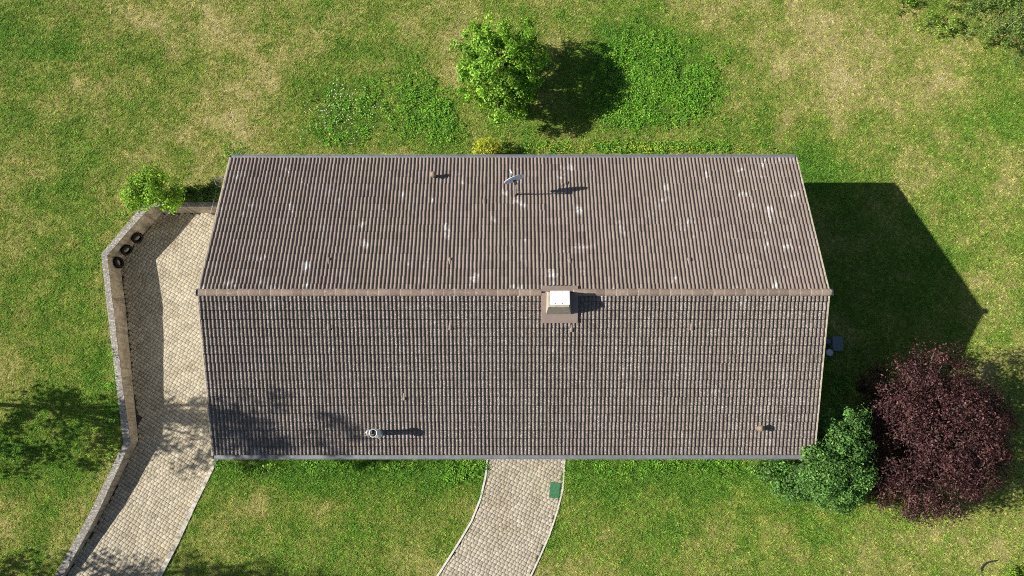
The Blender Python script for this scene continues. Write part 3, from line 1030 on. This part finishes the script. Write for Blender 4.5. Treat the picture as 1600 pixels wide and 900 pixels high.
# green shrub at the house corner
c = at(1306, 712, 0.0)
SH = []
for px, py, z, rx, ry, rz in ((1312, 692, 3.9, 1.05, 1.15, 1.3), (1318, 735, 3.2, 1.0, 1.0, 1.4), (1272, 712, 4.6, 0.42, 0.55, 0.5), (1282, 740, 3.6, 0.75, 0.8, 1.2), (1300, 768, 1.9, 1.2, 0.75, 1.4),
                              (1245, 756, 1.3, 0.9, 0.7, 1.0), (1205, 733, 0.8, 0.7, 0.45, 0.7), (1325, 660, 3.7, 0.8, 0.6, 1.2), (1296, 704, 4.2, 0.7, 0.85, 0.8), (1290, 672, 4.0, 0.5, 0.5, 0.8)):
    q = at(px, py, z)
    SH.append((q[0] - c[0], q[1] - c[1], z, rx, ry, rz))
bushy('corner_shrub', (c[0], c[1], 0), SH,
      [(0.085, 0.20, 0.04), (0.12, 0.26, 0.055), (0.18, 0.32, 0.085), (0.06, 0.15, 0.032)], 520, 68, 0.11,
      'dense green shrub crowding the roof corner next to the dark red tree', 'shrub', 0.28, 0.08, limb_n=20)
# yellow green bush at the frame corner
c = at(1597, 897, 0.5)
bushy('garden_bush', (c[0] + 0.3, c[1] - 0.3, 0), [(0, 0, 0.5, 0.9, 0.75, 0.5), (-0.6, -0.3, 0.4, 0.6, 0.5, 0.4)],
      [(0.20, 0.32, 0.03), (0.26, 0.36, 0.03), (0.12, 0.24, 0.03)], 70, 38, 0.10,
      'yellow green bush in the dry grass near the curved dark edging', 'bush', 0.2, 0.03)
# yellowish bush at the far eave
c = at(760, 236, 0.7)
bushy('garden_bush', (c[0], c[1] + 0.1, 0), [(0, 0, 0.8, 0.6, 0.45, 0.65)],
      [(0.45, 0.48, 0.04), (0.36, 0.44, 0.04), (0.52, 0.52, 0.07)], 42, 36, 0.09,
      'bright yellow green bush peeking out behind the far gutter', 'bush', 0.18, 0.03)
# shaded plants behind the short wall
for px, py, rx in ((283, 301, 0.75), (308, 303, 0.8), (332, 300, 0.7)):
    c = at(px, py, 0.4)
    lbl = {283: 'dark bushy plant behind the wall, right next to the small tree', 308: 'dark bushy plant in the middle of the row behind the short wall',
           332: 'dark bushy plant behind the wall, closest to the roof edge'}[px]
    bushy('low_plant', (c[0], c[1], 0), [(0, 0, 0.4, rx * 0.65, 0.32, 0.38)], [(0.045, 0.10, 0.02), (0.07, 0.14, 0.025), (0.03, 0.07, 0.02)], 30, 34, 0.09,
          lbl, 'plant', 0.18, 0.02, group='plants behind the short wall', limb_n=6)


# spreading tree at the frame corner: long low boughs
def bough_tree(base, label):
    base = Vector(base)
    root = empty('spreading_tree', base, label, 'tree')
    m = MB(); dead = MB()
    m.tube([base + Vector((0, 0, -0.2)), base + Vector((0.1, 0, 3)), base + Vector((0, 0.1, 7.5))], [0.28, 0.2, 0.05], 10)
    C, N, S, T = [], [], [], []
    for k in range(60):
        a = rng.uniform(0, 2 * math.pi)
        if k < 38:
            a = math.radians(rng.uniform(170, 262))
        z0 = rng.uniform(1.0, 5.4)
        ln = (5.6 - 0.42 * z0) * rng.uniform(0.7, 1.1)
        dirv = Vector((math.cos(a), math.sin(a), 0))
        pts = []
        for q in range(7):
            t = q / 6
            side = Vector((-dirv.y, dirv.x, 0)) * math.sin(t * 3 + k) * 0.18
            pts.append(base + dirv * ln * t + side + Vector((0, 0, z0 + 0.35 * math.sin(t * 2.4) - 0.55 * t * t)))
        is_dead = k % 9 == 4 and z0 > 1.5
        (dead if is_dead else m).tube(pts, [0.06 * (1 - 0.85 * q / 6) for q in range(7)], 5)
        if is_dead:
            for q in (3, 4, 5):
                for sg in (-1, 1):
                    e = pts[q] + dirv * 0.5 + Vector((-dirv.y, dirv.x, 0)) * sg * rng.uniform(0.3, 0.7)
                    dead.tube([pts[q], (pts[q] + e) / 2 + Vector((0, 0, .06)), e], [0.02, 0.014, 0.005], 4)
            continue
        for q in range(66):
            t = rng.uniform(0.25, 1.02)
            i = min(5, int(t * 6)); f = t * 6 - i
            p = pts[i].lerp(pts[i + 1], min(f, 1))
            wv = 0.55 * (1.15 - t)
            sd_ = rng.normal(0, wv)
            p = p + Vector((-dirv.y, dirv.x, 0)) * sd_ + Vector((0, 0, rng.normal(-0.06, 0.08)))
            mm = 12
            C.append(np.array(p) + rng.normal(0, 0.09, (mm, 3)))
            N.append(rng.normal(0, 0.5, (mm, 3)) + np.array([0, 0, 0.9]))
            S.append(rng.uniform(0.07, 0.14, mm))
            T.append(pick_tint(mm, [(0.13, 0.23, 0.05), (0.19, 0.30, 0.06), (0.09, 0.17, 0.04), (0.26, 0.35, 0.08)]) * math.exp(rng.normal(0, 0.15)))
    V, F, T = leaves(np.concatenate(C), np.concatenate(N), np.concatenate(S), np.concatenate(T), 0.4)
    link('crown', np_mesh('crown', V, F, np.clip(T, 0, 0.9)), M['leaf'], root)
    m.build('trunk', M['bark'], root, True)
    dead.build('dead_branch', M['greybark'], root, True)


c = at(1604, 2, 0)
bough_tree((c[0], c[1], 0), 'spreading tree with long low boughs and bare grey twigs over the lawn edge')
for px, py, s, lbl in ((1452, 38, 0.55, 'bright green sapling furthest from the spreading tree, in dry grass'), (1488, 46, 0.42, 'small dark green sapling beneath the bare grey twigs'),
                       (1414, 8, 0.5, 'pale green sapling at the edge of the lawn, left of the others')):
    c = at(px, py, 0.3)
    if px == 1452:
        lbl = 'bright green sapling standing between the two other saplings in dry grass'
    bushy('sapling', (c[0], c[1], 0), [(0, 0, 0.45, s, s * 1.1, 0.4), (0.1, 0.3, 0.3, s * .6, s * .7, 0.3)], [(0.19, 0.33, 0.045), (0.25, 0.39, 0.055), (0.12, 0.24, 0.035)], 20, 20, 0.10,
          lbl, 'sapling', 0.16, 0.02, group='saplings by the spreading tree', limb_n=6)

# tall trees standing just outside the picture; their shade reaches the drive and the roof
bushy('tall_tree', (-25.4, -3.9, 0), [(0, -1.4, 3.6, 2.6, 2.2, 2.0), (0.3, -1.6, 7.0, 2.4, 1.9, 2.0), (0.2, -1.7, 10.0, 2.2, 1.8, 2.0), (0.4, -1.6, 13.5, 2.2, 1.7, 2.2), (0.5, -1.5, 16.2, 1.6, 1.4, 1.6)],
      [(0.06, 0.14, 0.025), (0.09, 0.18, 0.03)], 250, 30, 0.20, 'tall loose crowned tree whose shade falls across the driveway', 'tree', 0.42, 0.09, limb_n=40)
bushy('tall_tree', (-27.0, -12.6, 0), [(0, 0, 5, 2.8, 2.0, 2.4), (0.2, 0, 8.5, 2.4, 1.6, 2.2), (0, 0, 11.5, 1.7, 1.3, 1.8)],
      [(0.06, 0.14, 0.025), (0.09, 0.18, 0.03)], 210, 30, 0.20, 'tall tree whose shade dapples the lower end of the driveway', 'tree', 0.42, 0.22, limb_n=30)

# ------------------------------------------------------------------ things around the house
# three old tyres leaning on the wall
tyre_me = None
for (px, py), wi, lbl in (((213.5, 371), 1, 'black tyre hung on the wall, nearest the small tree'),
                          ((196, 389), 1, 'black tyre hung on the wall, middle one of three'),
                          ((182.5, 411), 2, 'black tyre hung on the wall past its corner, furthest from the small tree')):
    a, b = W_IN[wi], W_IN[wi + 1]
    d = Vector((b[0] - a[0], b[1] - a[1], 0)).normalized()
    inn = Vector((-d.y, d.x, 0))
    if inn.x < 0: inn = -inn
    q = at(px, py, -0.68)
    lean = (inn * 0.93 + Vector((0, 0, 0.36))).normalized()
    Q = lean.to_track_quat('Z', 'Y').to_matrix()
    t = (Vector((q[0], q[1], 0)) - Vector((a[0], a[1], 0))).dot(inn)
    ctr = Vector((q[0], q[1], 0)) + inn * (0.17 - t) + Vector((0, 0, -0.68))
    root = empty('tyre', ctr, lbl, 'tyre', 'tyres hung on the retaining wall')
    R0, R1, hw = 0.27, 0.15, 0.08
    prof = [(R1, -hw * .8), (R1 + .03, -hw), (R0 - .05, -hw), (R0 - .012, -hw * .75), (R0, -hw * .4), (R0, hw * .4), (R0 - .012, hw * .75), (R0 - .05, hw), (R1 + .03, hw), (R1, hw * .8), (R1 + .02, hw * .6), (R0 - .04, 0), (R1 + .02, -hw * .6), (R1, -hw * .8)]
    MB().lathe(prof, ctr, 28, Q).build('casing', M['rubber'], root, True)
    tr = MB()
    for k in range(30):
        an = 2 * math.pi * k / 30
        Mx = Matrix.Translation(ctr) @ Q.to_4x4() @ Matrix.Rotation(an, 4, 'Z')
        tr.box((R0 - 0.004, -0.02, -hw * .62), (R0 + 0.008, 0.02, hw * .62), Mx)
    tr.build('tread', M['rubber'], root)

# landing net leaning on the wall by the roof
b0 = Vector(at(328.5, 332.5, 0.10)); b1 = Vector(at(339.5, 292, 0.28))
hd = Vector(at(343, 284, 0.32))
net = empty('landing_net', b0, 'long handled net with a wide hoop lying across the short wall beside the roof', 'net')
MB().tube([b0, b0.lerp(b1, 0.28)], 0.026, 8).build('grip', M['frame'], net)
MB().tube([b0.lerp(b1, 0.27), b1], 0.026, 8).build('handle', M['pole'], net)
ax = (hd - b1); ax.z = 0; ax.normalize(); sd2 = Vector((ax.y, -ax.x, 0))
L_, W_ = 0.50, 0.27
hoop = [b1, b1 + ax * 0.2 + sd2 * W_ * 0.9, b1 + ax * 0.38 + sd2 * W_, b1 + ax * L_ + sd2 * W_ * 0.7, b1 + ax * L_ - sd2 * W_ * 0.7, b1 + ax * 0.38 - sd2 * W_, b1 + ax * 0.2 - sd2 * W_ * 0.9, b1]
MB().tube(hoop, 0.02, 6).build('hoop', M['steel'], net)
m = MB()
for k in range(9):
    t = -0.9 + 1.8 * k / 8
    m.tube([b1 + ax * (0.22 + 0.1 * abs(t)) + sd2 * W_ * t, b1 + ax * 0.36 + sd2 * W_ * t * .8 - Vector((0, 0, .14)), b1 + ax * L_ + sd2 * W_ * t * 0.75], 0.006, 4)
for k in range(5):
    u = 0.26 + k * 0.055
    m.tube([b1 + ax * u + sd2 * W_ * .9, b1 + ax * u - Vector((0, 0, .13)), b1 + ax * u - sd2 * W_ * .9], 0.006, 4)
m.build('netting', M['net'], net)

# green lid on the path
q = at(867, 766, 0.05)
Mx = Matrix.Translation(Vector((q[0], q[1], 0.032))) @ Matrix.Rotation(math.radians(-7), 4, 'Z')
lid = empty('access_lid', (q[0], q[1], 0.03), 'green rectangular lid set at the edge of the paved path', 'lid')
MB().box((-0.23, -0.34, 0), (0.23, 0.34, 0.025), Mx).build('frame', M['mat'], lid)
MB().box((-0.20, -0.31, 0.026), (0.20, 0.31, 0.034), Mx).build('plate', M['mat'], lid)

# things in the shade of the gable end
q = at(1309, 537, 0.55)
bt = empty('utility_box', (q[0], q[1], 0), 'blue grey box unit standing in the shade off the gable end', 'box')
MB().box((q[0] - 0.2, q[1] - 0.3, 0.0), (q[0] + 0.2, q[1] + 0.3, 0.55)).build('body', M['bluebox'], bt)
MB().box((q[0] - 0.22, q[1] - 0.32, 0.552), (q[0] + 0.22, q[1] + 0.32, 0.59)).build('lid', M['bluebox'], bt)
MB().box((q[0] - 0.50, q[1] + 0.02, 0.0), (q[0] - 0.24, q[1] + 0.22, 0.4)).build('side_box', M['bluebox'], bt)
MB().box((q[0] - 0.235, q[1] - 0.16, 0.25), (q[0] - 0.203, q[1] - 0.04, 0.42)).build('switch', M['clay'], bt)
q = at(1297, 550.5, 0.4)
bk = empty('bucket', (q[0], q[1], 0), 'round pale bucket on the ground beside the blue grey box', 'bucket')
MB().lathe([(0.0, 0.02), (0.125, 0.02), (0.15, 0.36), (0.16, 0.365), (0.155, 0.39), (0.0, 0.40)], (q[0], q[1], 0), 20).build('body', M['dish'], bk, True)
MB().tube([(q[0] - 0.16, q[1], 0.37), (q[0] - 0.10, q[1] - 0.13, 0.42), (q[0] + 0.10, q[1] - 0.13, 0.42), (q[0] + 0.16, q[1], 0.37)], 0.006, 5).build('handle', M['steel'], bk)

# curved dark edging in the dry grass
pts = [at(x, y, 0.05) for x, y in ((1534, 893), (1534, 888), (1537, 883), (1543, 879), (1551, 877), (1558, 876))]
es = MB()
for i in range(len(pts) - 1):
    a, b = Vector(pts[i]), Vector(pts[i + 1])
    d = (b - a).normalized(); s = Vector((-d.y, d.x, 0)) * 0.028
    es.add([a - s - Vector((0, 0, .1)), b - s - Vector((0, 0, .1)), b + s - Vector((0, 0, .1)), a + s - Vector((0, 0, .1)), a - s + Vector((0, 0, .02)), b - s + Vector((0, 0, .02)), b + s + Vector((0, 0, .02)), a + s + Vector((0, 0, .02))],
           [(4, 5, 6, 7), (0, 4, 7, 3), (1, 2, 6, 5), (0, 1, 5, 4), (3, 7, 6, 2)])
eo = es.build('bed_edging', M['dark'])
tag(eo, 'curved strip of dark edging lying in the dry grass', 'edging')


# ------------------------------------------------------------------ turf, weeds and flowers
def scatter(name, XY, Z, scale, tint, meshes, mat, label=None):
    """one object whose points each carry one of the given small meshes (uncountable cover)"""
    n = len(XY)
    me = bpy.data.meshes.new(name)
    me.vertices.add(n)
    me.vertices.foreach_set('co', np.c_[XY, Z].astype(np.float32).ravel())
    for nm, typ, val in (('scl', 'FLOAT', scale), ('rot', 'FLOAT', rng.uniform(0, 6.283, n)), ('pick', 'INT', rng.integers(0, len(meshes), n))):
        a = me.attributes.new(nm, typ, 'POINT')
        a.data.foreach_set('value', np.asarray(val, np.int32 if typ == 'INT' else np.float32))
    a = me.attributes.new('tint', 'FLOAT_COLOR', 'POINT')
    cc = np.ones((n, 4), np.float32); cc[:, :3] = tint
    a.data.foreach_set('color', cc.ravel())
    coll = bpy.data.collections.new(name + '_kinds')
    for k, ms in enumerate(meshes):
        if len(ms.materials) == 0:
            ms.materials.append(mat)
        oo = bpy.data.objects.new('%s_kind_%d' % (name, k), ms)
        coll.objects.link(oo)
    o = bpy.data.objects.new(name, me)
    COL.objects.link(o)
    o['kind'] = 'stuff'
    if label:
        o['label'] = label
    ng = bpy.data.node_groups.new(name + '_cover', 'GeometryNodeTree')
    ng.interface.new_socket('Geometry', in_out='INPUT', socket_type='NodeSocketGeometry')
    ng.interface.new_socket('Geometry', in_out='OUTPUT', socket_type='NodeSocketGeometry')
    N = ng.nodes; Lk = ng.links.new
    gi = N.new('NodeGroupInput'); go = N.new('NodeGroupOutput')
    iop = N.new('GeometryNodeInstanceOnPoints')
    ci = N.new('GeometryNodeCollectionInfo')
    ci.inputs['Collection'].default_value = coll
    ci.inputs['Separate Children'].default_value = True
    ci.inputs['Reset Children'].default_value = True

    def attr(nm, typ):
        q = N.new('GeometryNodeInputNamedAttribute')
        q.data_type = typ
        q.inputs['Name'].default_value = nm
        return q.outputs['Attribute']
    cx = N.new('ShaderNodeCombineXYZ')
    Lk(attr('rot', 'FLOAT'), cx.inputs[2])
    Lk(gi.outputs[0], iop.inputs['Points'])
    Lk(ci.outputs[0], iop.inputs['Instance'])
    iop.inputs['Pick Instance'].default_value = True
    Lk(attr('pick', 'INT'), iop.inputs['Instance Index'])
    Lk(cx.outputs[0], iop.inputs['Rotation'])
    Lk(attr('scl', 'FLOAT'), iop.inputs['Scale'])
    Lk(iop.outputs[0], go.inputs[0])
    md = o.modifiers.new('cover', 'NODES')
    md.node_group = ng
    return o


def blade_mesh(nm, nb, h, spread, wdt, lean=0.6):
    V, F = [], []
    for k in range(nb):
        a = rng.uniform(0, 2 * math.pi); r = spread * math.sqrt(rng.random())
        bx, by = r * math.cos(a), r * math.sin(a)
        da = rng.uniform(0, 2 * math.pi)
        hh = h * rng.uniform(0.55, 1.2); ll = lean * hh * rng.uniform(0.3, 1.5)
        dx, dy = math.cos(da), math.sin(da)
        px_, py_ = -dy * wdt / 2, dx * wdt / 2
        b = len(V)
        V += [(bx - px_, by - py_, -0.01), (bx + px_, by + py_, -0.01),
              (bx + dx * ll * .4 + px_ * .8, by + dy * ll * .4 + py_ * .8, hh * .65), (bx + dx * ll * .4 - px_ * .8, by + dy * ll * .4 - py_ * .8, hh * .65),
              (bx + dx * ll, by + dy * ll, hh)]
        F += [(b, b + 1, b + 2), (b, b + 2, b + 3), (b + 3, b + 2, b + 4)]
    return np_mesh(nm, np.array(V), np.array(F))


def leafclump_mesh(nm, n, size, spread, h):
    C = np.c_[rng.normal(0, spread, n), rng.normal(0, spread, n), rng.uniform(0.3 * h, h, n)]
    Nn = rng.normal(0, 0.45, (n, 3)) + np.array([0, 0, 1.0])
    V, F, T = leaves(C, Nn, size * rng.uniform(0.7, 1.3, n), np.ones((n, 3)), 0.65)
    return np_mesh(nm, V, F)


def allowed(x, y):
    ok = ~inside(x, y, HOLE_BIG) & ~inside(x, y, PATH) & ~inside(x, y, HOUSE)
    return ok


HOLE_BIG = [np.array(p) for p in W_OUT] + [np.array(p) for p in K_OUT][::-1]
NG = 300000
gx = rng.uniform(-29, 29, NG); gy = rng.uniform(-15, 20, NG)
k = allowed(gx, gy)
gx, gy = gx[k], gy[k]
dd = dryness(gx, gy) + rng.normal(0, 0.15, gx.size)
tint = lawn_rgb(dd) * np.exp(rng.normal(0, 0.26, (gx.size, 1)))
lush = np.clip(1.25 - dd, 0.45, 1.3)
keep = rng.random(gx.size) < np.clip(1.25 - 0.55 * dd, 0.4, 1)
gx, gy, tint, lush = gx[keep], gy[keep], tint[keep], lush[keep]
tufts = [blade_mesh('tuft', 9, 0.050, 0.070, 0.016, 1.3) for _ in range(6)]
scatter('grass', np.c_[gx, gy], zlawn(gx, gy), 0.65 + 0.55 * lush * rng.uniform(0.7, 1.25, gx.size), np.clip(tint, 0, 0.8), tufts, M['grass'],
        'mown lawn grass, lush green in places and straw dry in others')

# leafy weeds in lush patches
WX, WY = [], []
for px, py, rx, ry, n in ((1035, 130, 85, 62, 2300), (985, 90, 60, 40, 500), (1000, 175, 80, 30, 450), (665, 165, 42, 50, 420), (690, 200, 30, 25, 130), (535, 205, 45, 22, 160),
                          (560, 160, 60, 40, 130), (540, 728, 220, 9, 160), (1050, 728, 170, 9, 150), (720, 735, 40, 18, 120), (1000, 231, 160, 8, 420), (365, 245, 22, 22, 40),
                          (1290, 600, 40, 60, 200), (185, 470, 5, 110, 80), (178, 620, 12, 70, 80)):
    c = at(px, py)
    WX.append(c[0] + rng.normal(0, rx / 33.5 * 0.55, n)); WY.append(c[1] + rng.normal(0, ry / 33.5 * 0.55, n))
WX = np.concatenate(WX); WY = np.concatenate(WY)
nz = fbm(WX * 1.1, WY * 1.1, 31, 3)
k = allowed(WX, WY) & (nz > 0.36)
WX, WY = WX[k], WY[k]
wt = np.array([(0.14, 0.34, 0.026), (0.18, 0.39, 0.034), (0.24, 0.43, 0.05), (0.11, 0.29, 0.026)])[rng.integers(0, 4, WX.size)] * np.exp(rng.normal(0, 0.2, (WX.size, 1)))
clumps = [leafclump_mesh('leaf_clump', 14, 0.072, 0.08, 0.15) for _ in range(5)]
scatter('ground_cover', np.c_[WX, WY], zlawn(WX, WY), rng.uniform(0.5, 1.3, WX.size), wt, clumps, M['grass'], 'low leafy weeds spreading in lush patches of the lawn')

# small flowers
fx, fy = [], []
for px, py, rx, ry, n in ((533, 150, 12, 12, 30), (535, 178, 35, 10, 45), (520, 205, 40, 14, 25), (580, 172, 15, 8, 12), (545, 180, 50, 25, 25)):
    c = at(px, py)
    fx.append(c[0] + rng.normal(0, rx / 33.5, n)); fy.append(c[1] + rng.normal(0, ry / 33.5, n))
fx = np.concatenate(fx); fy = np.concatenate(fy)


def flower_mesh(nm):
    V, F = [(0, 0, 0.0)], []
    for k in range(6):
        a = 2 * math.pi * k / 6
        V += [(0.024 * math.cos(a - .4), 0.024 * math.sin(a - .4), 0.004), (0.03 * math.cos(a), 0.03 * math.sin(a), 0.008), (0.024 * math.cos(a + .4), 0.024 * math.sin(a + .4), 0.004)]
        F += [(0, 1 + 3 * k, 2 + 3 * k), (0, 2 + 3 * k, 3 + 3 * k)]
    return np_mesh(nm, np.array(V), np.array(F))


scatter('white_flowers', np.c_[fx, fy], zlawn(fx, fy) + rng.uniform(0.08, 0.16, fx.size), rng.uniform(0.5, 1.0, fx.size), np.ones((fx.size, 3)), [flower_mesh('flower')], M['petal'],
        'tiny white flowers dotted through the upper lawn')
yx, yy = [], []
for px, py, rx, ry, n in ((870, 233, 40, 5, 50), (1000, 231, 30, 5, 70), (1040, 235, 60, 4, 40), (1150, 237, 50, 4, 20)):
    c = at(px, py)
    yx.append(c[0] + rng.normal(0, rx / 33.5, n)); yy.append(c[1] + rng.normal(0, ry / 33.5, n))
yx = np.concatenate(yx); yy = np.concatenate(yy)
k = yy > HY + 0.3
yx, yy = yx[k], yy[k]
scatter('yellow_flowers', np.c_[yx, yy], zlawn(yx, yy) + rng.uniform(0.15, 0.32, yx.size), rng.uniform(0.6, 1.2, yx.size), np.ones((yx.size, 3)), [flower_mesh('flower')], M['yellow'],
        'yellow wildflowers growing along the far side of the house')
